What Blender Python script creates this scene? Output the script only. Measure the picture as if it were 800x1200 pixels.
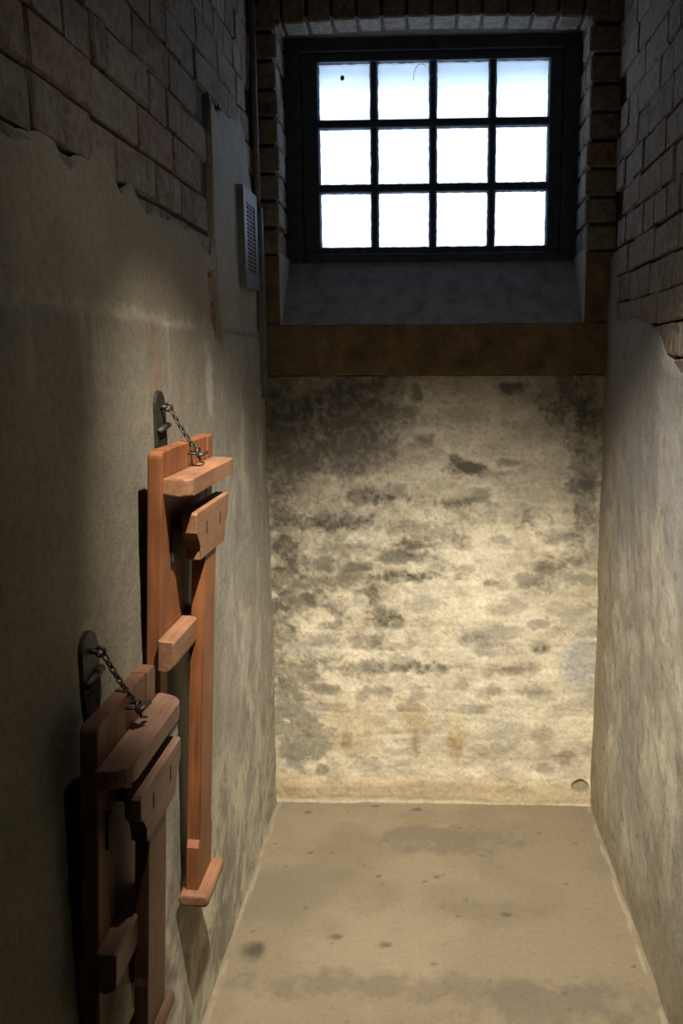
import bpy, bmesh, math, random
import numpy as np
from mathutils import Vector, Matrix

for o in list(bpy.data.objects):
    bpy.data.objects.remove(o)
scene = bpy.context.scene
C = scene.collection
rnd = random.Random(7)

# ------------------------------------------------------------------ camera
A_, B_, D, H = 0.580, 0.620, 3.116, 1.676      # left wall, right wall, back wall, eye height
F_PX, PITCH, YAW, ROLL, CX = 1022.4, 0.1731, -0.0430, 0.0060, 457.75
cam_d = bpy.data.cameras.new('camera')
cam = bpy.data.objects.new('camera', cam_d)
C.objects.link(cam)
cam_d.sensor_fit = 'VERTICAL'
cam_d.sensor_height = 36.0
cam_d.sensor_width = 24.0
cam_d.lens = F_PX / 1200.0 * 36.0
cam_d.shift_x = -(CX - 400.0) / 1200.0
cam_d.clip_start = 0.02
fw = Vector((math.sin(YAW) * math.cos(PITCH), math.cos(YAW) * math.cos(PITCH), -math.sin(PITCH)))
rt = Vector((math.cos(YAW), -math.sin(YAW), 0))
dn = fw.cross(rt)
rt2 = rt * math.cos(ROLL) + dn * math.sin(ROLL)
dn2 = -rt * math.sin(ROLL) + dn * math.cos(ROLL)
m3 = Matrix((rt2, -dn2, -fw)).transposed()
cam.matrix_world = Matrix.Translation((0, 0, H)) @ m3.to_4x4()
scene.camera = cam

# ------------------------------------------------------------------ view + world
scene.view_settings.view_transform = 'Standard'
scene.view_settings.look = 'None'
scene.view_settings.gamma = 1.0
scene.view_settings.use_curve_mapping = False
scene.view_settings.exposure = 0.0

world = bpy.data.worlds.new('sky')
scene.world = world
world.use_nodes = True
wn = world.node_tree
wn.nodes.clear()
tc = wn.nodes.new('ShaderNodeTexCoord')
sep = wn.nodes.new('ShaderNodeSeparateXYZ')
ramp = wn.nodes.new('ShaderNodeValToRGB')
bg = wn.nodes.new('ShaderNodeBackground')
out = wn.nodes.new('ShaderNodeOutputWorld')
wn.links.new(tc.outputs['Generated'], sep.inputs[0])
wn.links.new(sep.outputs['Z'], ramp.inputs[0])
wn.links.new(ramp.outputs[0], bg.inputs[0])
wn.links.new(bg.outputs[0], out.inputs[0])
e = ramp.color_ramp.elements
e[0].position = 0.0; e[0].color = (0.66, 0.80, 1.0, 1)
e[1].position = 1.0; e[1].color = (0.07, 0.12, 0.24, 1)
x = e.new(0.258); x.color = (0.58, 0.74, 1.0, 1)
x = e.new(0.290); x.color = (0.085, 0.125, 0.175, 1)
bg.inputs[1].default_value = 4.0

# ------------------------------------------------------------------ helpers
def mesh_obj(name, verts, faces, mat, parent=None, smooth=False):
    me = bpy.data.meshes.new(name)
    me.from_pydata([tuple(v) for v in verts], [], faces)
    me.update()
    if mat: me.materials.append(mat)
    if smooth:
        for p in me.polygons: p.use_smooth = True
    o = bpy.data.objects.new(name, me)
    C.objects.link(o)
    if parent: o.parent = parent
    return o

def bm_obj(name, bm, mat, parent=None, smooth=False):
    me = bpy.data.meshes.new(name)
    bmesh.ops.recalc_face_normals(bm, faces=bm.faces[:])
    bm.to_mesh(me); bm.free()
    if mat: me.materials.append(mat)
    if smooth:
        for p in me.polygons: p.use_smooth = True
    o = bpy.data.objects.new(name, me)
    C.objects.link(o)
    if parent: o.parent = parent
    return o

def empty(name, loc=(0, 0, 0), rot=(0, 0, 0)):
    o = bpy.data.objects.new(name, None)
    o.empty_display_size = 0.05
    C.objects.link(o)
    o.location = loc; o.rotation_euler = rot
    return o

def tag(o, label=None, cat=None, group=None, kind=None):
    if label: o['label'] = label
    if cat: o['category'] = cat
    if group: o['group'] = group
    if kind: o['kind'] = kind
    return o

def add_box(bm, x0, x1, y0, y1, z0, z1, bevel=0.0, seg=1):
    vs = [bm.verts.new((x, y, z)) for x in (x0, x1) for y in (y0, y1) for z in (z0, z1)]
    idx = [(0, 1, 3, 2), (4, 6, 7, 5), (0, 4, 5, 1), (2, 3, 7, 6), (0, 2, 6, 4), (1, 5, 7, 3)]
    fs = [bm.faces.new([vs[i] for i in f]) for f in idx]
    if bevel > 0:
        es = list({ed for f in fs for ed in f.edges})
        bmesh.ops.bevel(bm, geom=es, offset=bevel, segments=seg, affect='EDGES', profile=0.5)

def box_obj(name, x0, x1, y0, y1, z0, z1, mat, parent=None, bevel=0.0, seg=1):
    bm = bmesh.new()
    add_box(bm, min(x0, x1), max(x0, x1), min(y0, y1), max(y0, y1), min(z0, z1), max(z0, z1), bevel, seg)
    return bm_obj(name, bm, mat, parent)

def prism(bm, outline, axis, lo, hi, bevel=0.0, seg=1):
    """extrude a 2D outline along an axis; outline coords are the two other axes in xyz order"""
    def P(a, b, t):
        return {'x': (t, a, b), 'y': (a, t, b), 'z': (a, b, t)}[axis]
    v0 = [bm.verts.new(P(a, b, lo)) for a, b in outline]
    v1 = [bm.verts.new(P(a, b, hi)) for a, b in outline]
    n = len(outline)
    f0 = bm.faces.new(v0); f1 = bm.faces.new(v1[::-1])
    for i in range(n):
        bm.faces.new((v0[i], v1[i], v1[(i + 1) % n], v0[(i + 1) % n]))
    if bevel > 0:
        es = list(set(f0.edges) | set(f1.edges))
        bmesh.ops.bevel(bm, geom=es, offset=bevel, segments=seg, affect='EDGES', profile=0.5)

def arc(cx, cy, r, a0, a1, n):
    return [(cx + r * math.cos(math.radians(a0 + (a1 - a0) * i / n)),
             cy + r * math.sin(math.radians(a0 + (a1 - a0) * i / n))) for i in range(n + 1)]

def add_tube(bm, pts, r, n=8, closed=False):
    pts = [Vector(p) for p in pts]
    rings = []
    m = len(pts)
    up = None
    for i, p in enumerate(pts):
        if closed:
            t = (pts[(i + 1) % m] - pts[i - 1]).normalized()
        else:
            t = (pts[min(i + 1, m - 1)] - pts[max(i - 1, 0)]).normalized()
        if up is None:
            up = Vector((0, 0, 1)) if abs(t.z) < 0.9 else Vector((1, 0, 0))
        s = t.cross(up).normalized(); up = s.cross(t).normalized()
        rings.append([bm.verts.new(p + s * (r * math.cos(2 * math.pi * k / n)) + up * (r * math.sin(2 * math.pi * k / n))) for k in range(n)])
    rng = range(m) if closed else range(m - 1)
    for i in rng:
        a, b = rings[i], rings[(i + 1) % m]
        for k in range(n):
            bm.faces.new((a[k], a[(k + 1) % n], b[(k + 1) % n], b[k]))
    if not closed:
        bm.faces.new(rings[0][::-1]); bm.faces.new(rings[-1])

# numpy noise -------------------------------------------------------------
def vnoise(x, y, seed=0):
    x = np.asarray(x, float); y = np.asarray(y, float)
    xi = np.floor(x).astype(np.int64); yi = np.floor(y).astype(np.int64)
    xf = x - xi; yf = y - yi
    def h(a, b):
        n = (a * 374761393 + b * 668265263 + seed * 974634777) & 0xFFFFFFFF
        n = ((n ^ (n >> 13)) * 1274126177) & 0xFFFFFFFF
        n = (n ^ (n >> 16)) & 0xFFFF
        return n / 65535.0
    u = xf * xf * xf * (xf * (xf * 6 - 15) + 10); v = yf * yf * yf * (yf * (yf * 6 - 15) + 10)
    return (h(xi, yi) * (1 - u) + h(xi + 1, yi) * u) * (1 - v) + (h(xi, yi + 1) * (1 - u) + h(xi + 1, yi + 1) * u) * v

def fbm(x, y, seed=0, oct=4, gain=0.5):
    s = 0; a = 1; t = 0
    for i in range(oct):
        s = s + a * vnoise(x * 2 ** i + 17.3 * i, y * 2 ** i - 9.1 * i, seed + i); t += a; a *= gain
    return s / t

def sstep(a, b, x):
    t = np.clip((x - a) / (b - a), 0, 1)
    return t * t * (3 - 2 * t)

def mixc(c, d, m):
    m = np.clip(m, 0, 1)[..., None]
    return c * (1 - m) + np.array(d) * m

def blob(x, y, cx, cy, rx, ry, seed=3, rough=0.6, fr=18):
    """soft irregular patch 0..1"""
    d = np.sqrt(((x - cx) / rx) ** 2 + ((y - cy) / ry) ** 2)
    d = d + (fbm(x * fr, y * fr, seed, 5, .65) - 0.5) * rough * 2.2
    return 1 - sstep(0.35, 1.25, d)

def grid_obj(name, P, col, mat, parent=None):
    """P: (n,m,3) array of points; col: (n,m,3) colours -> one mesh with a colour attribute"""
    n, m = P.shape[:2]
    me = bpy.data.meshes.new(name)
    idx = np.arange(n * m).reshape(n, m)
    quads = np.stack([idx[:-1, :-1], idx[1:, :-1], idx[1:, 1:], idx[:-1, 1:]], -1).reshape(-1, 4)
    me.vertices.add(n * m)
    me.vertices.foreach_set('co', P.reshape(-1).astype(np.float32))
    nf = len(quads)
    me.loops.add(nf * 4)
    me.loops.foreach_set('vertex_index', quads.reshape(-1).astype(np.int32))
    me.polygons.add(nf)
    me.polygons.foreach_set('loop_start', (np.arange(nf) * 4).astype(np.int32))
    me.polygons.foreach_set('use_smooth', np.ones(nf, bool))
    me.update(calc_edges=True)
    ca = me.color_attributes.new('stain', 'FLOAT_COLOR', 'POINT')
    rgba = np.concatenate([np.clip(col, 0, 1), np.ones((n, m, 1))], -1)
    ca.data.foreach_set('color', rgba.reshape(-1).astype(np.float32))
    me.validate()
    me.materials.append(mat)
    o = bpy.data.objects.new(name, me)
    C.objects.link(o)
    if parent: o.parent = parent
    return o

# ------------------------------------------------------------------ materials
class NT:
    def __init__(s, name):
        s.m = bpy.data.materials.new(name); s.m.use_nodes = True
        s.t = s.m.node_tree; s.t.nodes.clear()
        s.out = s.n('ShaderNodeOutputMaterial')
        s.b = s.n('ShaderNodeBsdfPrincipled')
        s.l(s.b.outputs[0], s.out.inputs[0])
        s.tc = s.n('ShaderNodeTexCoord')
    def n(s, k, **kw):
        o = s.t.nodes.new(k)
        for a, v in kw.items(): setattr(o, a, v)
        return o
    def l(s, a, b): s.t.links.new(a, b)
    def noise(s, scale, detail=4, rough=0.6, vec=None, mapscale=None, coord='Object'):
        o = s.n('ShaderNodeTexNoise'); o.inputs['Scale'].default_value = scale
        o.inputs['Detail'].default_value = detail; o.inputs['Roughness'].default_value = rough
        src = vec if vec else s.tc.outputs[coord]
        if mapscale:
            mp = s.n('ShaderNodeMapping'); mp.inputs['Scale'].default_value = mapscale
            s.l(src, mp.inputs[0]); src = mp.outputs[0]
        s.l(src, o.inputs['Vector'])
        return o
    def ramp(s, fac, stops):
        r = s.n('ShaderNodeValToRGB'); s.l(fac, r.inputs[0])
        el = r.color_ramp.elements
        el[0].position, el[0].color = stops[0][0], (*stops[0][1], 1)
        el[1].position, el[1].color = stops[-1][0], (*stops[-1][1], 1)
        for p, c in stops[1:-1]:
            q = el.new(p); q.color = (*c, 1)
        return r
    def mix(s, a, b, fac, mode='MIX'):
        mx = s.n('ShaderNodeMix', data_type='RGBA', blend_type=mode)
        for sock, v in ((mx.inputs[6], a), (mx.inputs[7], b), (mx.inputs[0], fac)):
            if hasattr(v, 'is_output'): s.l(v, sock)
            elif isinstance(v, (int, float)): sock.default_value = v
            else: sock.default_value = (*v, 1)
        return mx.outputs[2]
    def bump(s, h, strength, dist=0.01, prev=None):
        b = s.n('ShaderNodeBump'); b.inputs['Strength'].default_value = strength; b.inputs['Distance'].default_value = dist
        s.l(h, b.inputs['Height'])
        if prev: s.l(prev, b.inputs['Normal'])
        return b.outputs[0]

def plaster_mat(name, fine=0.35, bump=0.5, rough=0.9):
    t = NT(name)
    at = t.n('ShaderNodeAttribute', attribute_name='stain')
    n1 = t.noise(70, 6, 0.7)
    n2 = t.noise(260, 3, 0.6)
    r1 = t.ramp(n1.outputs[0], [(0.30, (1 - fine,) * 3), (0.52, (1, 1, 1)), (0.75, (1 + fine * .25,) * 3)])
    c = t.mix(at.outputs['Color'], r1.outputs[0], 1.0, 'MULTIPLY')
    t.l(c, t.b.inputs['Base Color'])
    t.b.inputs['Roughness'].default_value = rough
    t.b.inputs['Specular IOR Level'].default_value = 0.25
    nb = t.bump(n1.outputs[0], bump, 0.004)
    nb = t.bump(n2.outputs[0], bump * .6, 0.0015, nb)
    t.l(nb, t.b.inputs['Normal'])
    return t.m

def brick_mat(name, cols, tint):
    t = NT(name)
    oi = t.n('ShaderNodeObjectInfo')
    r = t.ramp(oi.outputs['Random'], cols)
    off = t.n('ShaderNodeVectorMath', operation='SCALE')
    t.l(oi.outputs['Location'], off.inputs[0]); off.inputs['Scale'].default_value = 7.3
    ad = t.n('ShaderNodeVectorMath', operation='ADD')
    t.l(t.tc.outputs['Object'], ad.inputs[0]); t.l(off.outputs[0], ad.inputs[1])
    n1 = t.noise(45, 6, 0.7, vec=ad.outputs[0])
    n2 = t.noise(14, 4, 0.6, vec=ad.outputs[0])
    wash = t.ramp(n2.outputs[0], [(0.40, (0, 0, 0)), (0.62, (1, 1, 1))])
    c = t.mix(r.outputs[0], tint, wash.outputs[0])
    dk = t.ramp(n1.outputs[0], [(0.3, (0.45, 0.42, 0.4)), (0.6, (1, 1, 1))])
    c = t.mix(c, dk.outputs[0], 1.0, 'MULTIPLY')
    t.l(c, t.b.inputs['Base Color'])
    t.b.inputs['Roughness'].default_value = 0.92
    t.b.inputs['Specular IOR Level'].default_value = 0.2
    t.l(t.bump(n1.outputs[0], 0.8, 0.006), t.b.inputs['Normal'])
    return t.m

def noise_mat(name, stops, scale, rough=0.9, bump=0.4, dist=0.005, metallic=0.0, mapscale=None):
    t = NT(name)
    n1 = t.noise(scale, 6, 0.65, mapscale=mapscale)
    r = t.ramp(n1.outputs[0], stops)
    t.l(r.outputs[0], t.b.inputs['Base Color'])
    t.b.inputs['Roughness'].default_value = rough
    t.b.inputs['Metallic'].default_value = metallic
    t.b.inputs['Specular IOR Level'].default_value = 0.3
    t.l(t.bump(n1.outputs[0], bump, dist), t.b.inputs['Normal'])
    return t.m

def wood_mat(name, axis, c0, c1, c2):
    t = NT(name)
    sc = {'z': (1, 1, 0.06), 'y': (1, 0.06, 1)}[axis]
    oi = t.n('ShaderNodeObjectInfo')
    off = t.n('ShaderNodeVectorMath', operation='SCALE')
    t.l(oi.outputs['Location'], off.inputs[0]); off.inputs['Scale'].default_value = 3.1
    ad = t.n('ShaderNodeVectorMath', operation='ADD')
    t.l(t.tc.outputs['Object'], ad.inputs[0]); t.l(off.outputs[0], ad.inputs[1])
    g = t.noise(95, 5, 0.6, vec=ad.outputs[0], mapscale=sc)
    b = t.noise(9, 3, 0.5, vec=ad.outputs[0])
    r = t.ramp(g.outputs[0], [(0.28, c0), (0.5, c1), (0.72, c2)])
    rb = t.ramp(b.outputs[0], [(0.3, (0.72, 0.70, 0.68)), (0.65, (1.05, 1.05, 1.05))])
    c = t.mix(r.outputs[0], rb.outputs[0], 1.0, 'MULTIPLY')
    t.l(c, t.b.inputs['Base Color'])
    t.b.inputs['Roughness'].default_value = 0.55
    t.b.inputs['Specular IOR Level'].default_value = 0.35
    t.l(t.bump(g.outputs[0], 0.25, 0.002), t.b.inputs['Normal'])
    return t.m

M = {}
M['plaster_back'] = plaster_mat('plaster_back', 0.30, 0.55)
M['plaster_side'] = plaster_mat('plaster_side', 0.28, 0.5)
M['floor'] = plaster_mat('floor_concrete', 0.16, 0.15, 0.8)
M['mortar'] = noise_mat('mortar', [(0.3, (0.035, 0.031, 0.027)), (0.7, (0.11, 0.10, 0.085))], 60, 0.95, 0.8)
M['brick'] = brick_mat('old_brick', [(0.0, (0.17, 0.13, 0.105)), (0.35, (0.24, 0.20, 0.165)), (0.75, (0.30, 0.26, 0.22)), (1.0, (0.28, 0.17, 0.13))], (0.27, 0.25, 0.215))
M['brick_red'] = brick_mat('bare_red_brick', [(0.0, (0.30, 0.15, 0.10)), (1.0, (0.36, 0.20, 0.13))], (0.33, 0.25, 0.19))
M['ochre'] = noise_mat('ochre_wash', [(0.25, (0.05, 0.036, 0.021)), (0.5, (0.13, 0.088, 0.046)), (0.75, (0.20, 0.145, 0.085))], 14, 0.85, 0.4)
M['sill'] = noise_mat('sill_plaster', [(0.25, (0.14, 0.14, 0.15)), (0.5, (0.25, 0.25, 0.265)), (0.8, (0.34, 0.34, 0.355))], 16, 0.9, 0.5)
M['pale'] = noise_mat('pale_plaster', [(0.25, (0.30, 0.29, 0.27)), (0.7, (0.46, 0.45, 0.43))], 20, 0.9, 0.4)
M['dark_wall'] = noise_mat('sooty_plaster', [(0.25, (0.05, 0.045, 0.04)), (0.7, (0.13, 0.12, 0.105))], 14, 0.95, 0.6)
M['ceiling'] = noise_mat('ceiling_limewash', [(0.25, (0.12, 0.11, 0.10)), (0.7, (0.22, 0.20, 0.18))], 6, 0.95, 0.5)
M['frame'] = noise_mat('dark_window_paint', [(0.3, (0.035, 0.045, 0.065)), (0.7, (0.07, 0.088, 0.12))], 40, 0.6, 0.4, 0.002)
M['iron'] = noise_mat('wrought_iron', [(0.3, (0.030, 0.028, 0.026)), (0.7, (0.085, 0.078, 0.068))], 120, 0.55, 0.6, 0.002, 0.7)
M['chain'] = noise_mat('aged_chain', [(0.3, (0.035, 0.030, 0.025)), (0.7, (0.10, 0.085, 0.065))], 150, 0.5, 0.4, 0.001, 0.7)
M['grey_metal'] = noise_mat('grey_painted_metal', [(0.3, (0.13, 0.135, 0.15)), (0.7, (0.21, 0.215, 0.24))], 60, 0.5, 0.1, 0.001)
M['grille_dark'] = noise_mat('grille_cavity', [(0.3, (0.015, 0.015, 0.017)), (0.7, (0.03, 0.03, 0.034))], 60, 0.8, 0.1)
M['conduit'] = noise_mat('grey_conduit', [(0.3, (0.10, 0.10, 0.11)), (0.7, (0.17, 0.17, 0.19))], 30, 0.5, 0.2, 0.001)
M['lamp_white'] = noise_mat('lamp_housing', [(0.3, (0.5, 0.5, 0.48)), (0.7, (0.6, 0.6, 0.58))], 30, 0.5, 0.05)
M['wood_z'] = wood_mat('stained_wood_upright', 'z', (0.138, 0.047, 0.017), (0.198, 0.073, 0.028), (0.24, 0.096, 0.039))
M['stool_z'] = wood_mat('shaded_dull_wood_upright', 'z', (0.105, 0.048, 0.028), (0.150, 0.072, 0.043), (0.185, 0.096, 0.060))  # duller brown than the table, with the stool's shade mixed into the colour
M['stool_y'] = wood_mat('shaded_dull_wood_crosswise', 'y', (0.135, 0.074, 0.052), (0.180, 0.104, 0.075), (0.22, 0.132, 0.098))  # crosswise grain, same dull brown darkened for the dim light
M['wood_y'] = wood_mat('stained_wood_crosswise', 'y', (0.165, 0.078, 0.043), (0.218, 0.108, 0.061), (0.26, 0.135, 0.079))

t = NT('window_glass')
t.t.nodes.remove(t.b)
tr = t.n('ShaderNodeBsdfTransparent'); gl = t.n('ShaderNodeBsdfGlossy'); df = t.n('ShaderNodeBsdfTranslucent')
gl.inputs['Roughness'].default_value = 0.08
gl.inputs['Color'].default_value = (0.5, 0.5, 0.5, 1)
df.inputs['Color'].default_value = (0.55, 0.58, 0.6, 1)
tr.inputs['Color'].default_value = (0.97, 0.985, 1.0, 1)
nz = t.noise(22, 5, 0.6)
dirt = t.ramp(nz.outputs[0], [(0.40, (0.22,) * 3), (0.8, (0.36,) * 3)])
m1 = t.n('ShaderNodeMixShader'); m2 = t.n('ShaderNodeMixShader')
t.l(dirt.outputs[0], m1.inputs[0]); t.l(tr.outputs[0], m1.inputs[1]); t.l(df.outputs[0], m1.inputs[2])
m2.inputs[0].default_value = 0.04
t.l(m1.outputs[0], m2.inputs[1]); t.l(gl.outputs[0], m2.inputs[2]); t.l(m2.outputs[0], t.out.inputs[0])
M['glass'] = t.m

t = NT('lamp_diffuser')
t.b.inputs['Base Color'].default_value = (0.8, 0.8, 0.78, 1)
t.b.inputs['Emission Color'].default_value = (1.0, 0.84, 0.6, 1)
t.b.inputs['Emission Strength'].default_value = 0.3
M['diffuser'] = t.m

# ------------------------------------------------------------------ lamps (two spot heads on a ceiling track, out of view above)
def make_track():
    tr_ = box_obj('light_track', .035, .065, .60, 2.45, 2.965, 3.0, M['lamp_white'], None, .004)
    tag(tr_, 'white ceiling track that carries the spotlight', 'track')
def spot_head(loc, target, beams, label):
    r = empty('spotlight', (loc[0], loc[1], 2.963))
    tag(r, label, 'spotlight')
    d = (Vector(target) - Vector(loc)).normalized()
    q = Vector((0, 0, -1)).rotation_difference(d)
    off = Vector((0, 0, loc[2] - 2.965))
    bm = bmesh.new(); add_tube(bm, [(0, 0, 0), (0, 0, off.z + .10)], .009, 10)
    bm_obj('stem', bm, M['lamp_white'], r, True)
    bm = bmesh.new()
    prof = [(.018, .135), (.034, .125), (.040, .10), (.047, .0), (.043, .0), (.036, .09)]
    rings = [[bm.verts.new((rr * math.cos(k * math.pi / 10), rr * math.sin(k * math.pi / 10), zz)) for k in range(20)] for rr, zz in prof]
    for i in range(len(rings) - 1):
        for k in range(20):
            bm.faces.new((rings[i][k], rings[i][(k + 1) % 20], rings[i + 1][(k + 1) % 20], rings[i + 1][k]))
    bm.faces.new(rings[0]); bm.faces.new(rings[-1])
    h = bm_obj('shade', bm, M['lamp_white'], r)
    h.location = off; h.rotation_mode = 'QUATERNION'; h.rotation_quaternion = q
    for watts, size in beams:                      # hot core of the reflector and its wide spill
        ld = bpy.data.lights.new('lamp_light', 'SPOT')
        ld.energy = watts; ld.color = LAMP_COL; ld.shadow_soft_size = .022
        ld.spot_size = math.radians(size); ld.spot_blend = 1.0
        lo = bpy.data.objects.new('lamp_light', ld); C.objects.link(lo)
        lo.parent = r; lo.location = off + d * .045
        lo.rotation_mode = 'QUATERNION'; lo.rotation_quaternion = q
LAMP_COL = (1.0, 0.895, 0.725)
def make_lamp():
    make_track()
    spot_head((.05, 1.05, 2.85), (.02, 2.74, .00), ((720, 59), (15, 98)), 'white spotlight head on the ceiling track above the near stool')

# ------------------------------------------------------------------ FLOOR
Y0 = -1.0
def spaced(lo, hi, step, coarse_lo=None, coarse_step=0.06):
    if coarse_lo is None: return np.arange(lo, hi + step * .5, step)
    a = np.arange(lo, coarse_lo, coarse_step)
    return np.concatenate([a, np.arange(coarse_lo, hi + step * .5, step)])

def make_floor():
    xs = np.arange(-0.62, 0.6601, 0.008); ys = spaced(Y0, D + 0.03, 0.008, 1.2)
    X, Y = np.meshgrid(xs, ys, indexing='ij')
    Z = (fbm(X * 3, Y * 3, 11, 3) - .5) * 0.008 + (fbm(X * 14, Y * 14, 12, 3) - .5) * 0.0025
    c = np.ones(X.shape + (3,)) * np.array((0.255, 0.212, 0.145))
    c = mixc(c, (0.30, 0.25, 0.175), sstep(.45, .75, fbm(X * 4, Y * 4, 14, 4)))
    c = mixc(c, (0.205, 0.175, 0.125), .75 * sstep(.50, .75, fbm(X * 2.2, Y * 2.8, 15, 5)))
    c = mixc(c, (0.16, 0.14, 0.11), .6 * blob(X, Y, .08, 2.86, .26, .10, 5, .9))
    c = mixc(c, (0.15, 0.13, 0.10), .65 * blob(X, Y, .32, 2.05, .26, .10, 6, 1.0))
    c = mixc(c, (0.165, 0.14, 0.105), .6 * blob(X, Y, -.05, 2.1, .40, .06, 7, 1.1))
    c = mixc(c, (0.18, 0.155, 0.115), .5 * blob(X, Y, .2, 2.45, .2, .08, 8))
    # dark damp mark by the left wall
    k = blob(X, Y, -.50, 2.235, .045, .045, 9); c = mixc(c, (0.06, 0.055, 0.045), .85 * k)
    # small marks and chips
    r2 = random.Random(3)
    spots = [(.24, 2.43, .012), (-.27, 2.31, .014), (-.12, 2.28, .014), (-.45, 3.03, .010), (.03, 2.62, .008), (-.04, 3.06, .014), (-.2, 3.08, .010),
             (-.16, 2.62, .007), (.12, 2.5, .006), (.4, 2.9, .006), (-.4, 2.75, .008), (.45, 2.6, .006), (.02, 2.2, .007)]
    for _ in range(60): spots.append((r2.uniform(-.55, .6), r2.uniform(1.3, 3.1), r2.uniform(.002, .006)))
    for sx, sy, sr in spots:
        k = blob(X, Y, sx, sy, sr * 1.6, sr * 1.1, 21, .5, 60); c = mixc(c, (0.10, 0.08, 0.055), .75 * k)
        Z = Z - .0015 * k
    # limewash spilled along the foot of the walls
    wob = (fbm(Y * 9, X * 9, 31, 4) - .5) * .03
    eL = np.abs(X + A_ - .012 + wob * .6); eR = np.abs(X - B_ + .012 + wob * .6); eB = np.abs(Y - D + .012 + wob * .6)
    for ed in (eL, eR, eB):
        c = mixc(c, (0.50, 0.45, 0.35), .50 * (1 - sstep(.001, .008, ed)) * sstep(.25, .6, fbm(X * 13, Y * 13, 32, 3)))
    P = np.stack([X, Y, Z], -1)
    o = grid_obj('floor', P, c * .74, M['floor'])
    tag(o, 'stained tan concrete floor of the cell', 'floor', kind='structure')
make_floor()

# ------------------------------------------------------------------ bricks
def brick_mesh(name, l, h, d, seed, mat):
    """front at +x, length along y, height z, centred; chamfered ragged front"""
    q = random.Random(seed)
    ch = 0.0045
    j = lambda s: q.uniform(-s, s)
    back = [(-d, sy * l / 2, sz * h / 2) for sy, sz in ((-1, -1), (1, -1), (1, 1), (-1, 1))]
    mid = [(-ch + j(.003), sy * (l / 2) + j(.003), sz * (h / 2) + j(.003)) for sy, sz in ((-1, -1), (1, -1), (1, 1), (-1, 1))]
    fr = [(0.0, sy * (l / 2 - ch) + j(.004), sz * (h / 2 - ch) + j(.004)) for sy, sz in ((-1, -1), (1, -1), (1, 1), (-1, 1))]
    ctr = []
    v = back + mid + fr + ctr
    f = []
    for i in range(4):
        k = (i + 1) % 4
        f += [(i, k, 4 + k, 4 + i), (4 + i, 4 + k, 8 + k, 8 + i)]
    f.append((8, 9, 10, 11))
    me = bpy.data.meshes.new(name); me.from_pydata(v, [], f); me.update(); me.materials.append(mat)
    return me
HC = 0.090                                 # course height
BL = [brick_mesh('brick', 0.244, .083, .05, i, M['brick']) for i in range(5)]
BH = [brick_mesh('brick', 0.118, .083, .05, 20 + i, M['brick']) for i in range(5)]
BQ = [brick_mesh('brick', 0.066, .083, .05, 40 + i, M['brick']) for i in range(3)]

def lay_bricks(parent, xface, sign, u0, u1, z0, z1, keep, seed):
    q = random.Random(seed)
    row = 0
    z = z0
    while z < z1:
        u = u1 - (0, .06, .12, .03)[row % 4]
        while u > u0:
            kind = 'L' if q.random() < (.75 if row % 2 == 0 else .25) else 'H'
            if q.random() < .06: kind = 'Q'
            L = {'L': .25, 'H': .124, 'Q': .072}[kind]
            uc = u - L / 2
            if keep(uc, z, L):
                me = q.choice({'L': BL, 'H': BH, 'Q': BQ}[kind])
                o = bpy.data.objects.new('brick', me); C.objects.link(o); o.parent = parent
                o.location = (xface - sign * abs(q.gauss(0, .003)), uc, z + q.uniform(-.003, .003))
                rz = 0 if sign > 0 else math.pi
                o.rotation_euler = (q.uniform(-.012, .012), q.uniform(-.015, .015), rz + q.uniform(-.015, .015))
            u -= L
        z += HC * q.uniform(.98, 1.02); row += 1

# ------------------------------------------------------------------ LEFT WALL
TH = 0.026        # plaster thickness over the brick core
def interp(u, pts):
    return np.interp(u, [p[0] for p in pts], [p[1] for p in pts])

def left_top(u):
    z = interp(u, [(-1, 2.05), (1.15, 2.02), (1.30, 2.00), (1.42, 2.045), (1.50, 2.00), (1.56, 2.03), (1.62, 2.05), (1.70, 2.02), (1.75, 1.985), (1.80, 2.03),
                   (1.84, 2.0), (1.90, 1.985), (1.95, 2.01), (2.02, 1.99), (2.10, 2.005), (2.20, 1.99), (2.30, 2.0), (2.36, 1.96), (2.44, 1.965), (2.475, 2.02), (2.485, 2.40),
                   (2.56, 2.375), (2.75, 2.40), (2.86, 2.42), (2.94, 2.44), (2.965, 2.36), (3.0, 2.30), (3.03, 2.24), (3.2, 2.2)])
    u_ = np.asarray(u, float)
    if u_.size > 50:                            # round off the broken tongues
        k = np.exp(-np.linspace(-2, 2, 7) ** 2); k /= k.sum()
        zs_ = np.convolve(np.pad(z, 3, mode='edge'), k, 'valid')
        z = np.where(np.abs(u_ - 2.48) < .06, z, zs_)
    return z + (fbm(u * 9, u * 0 + .5, 5, 2) - .5) * .035 + (fbm(u * 45, u * 0 + .5, 6, 2) - .5) * .010

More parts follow.
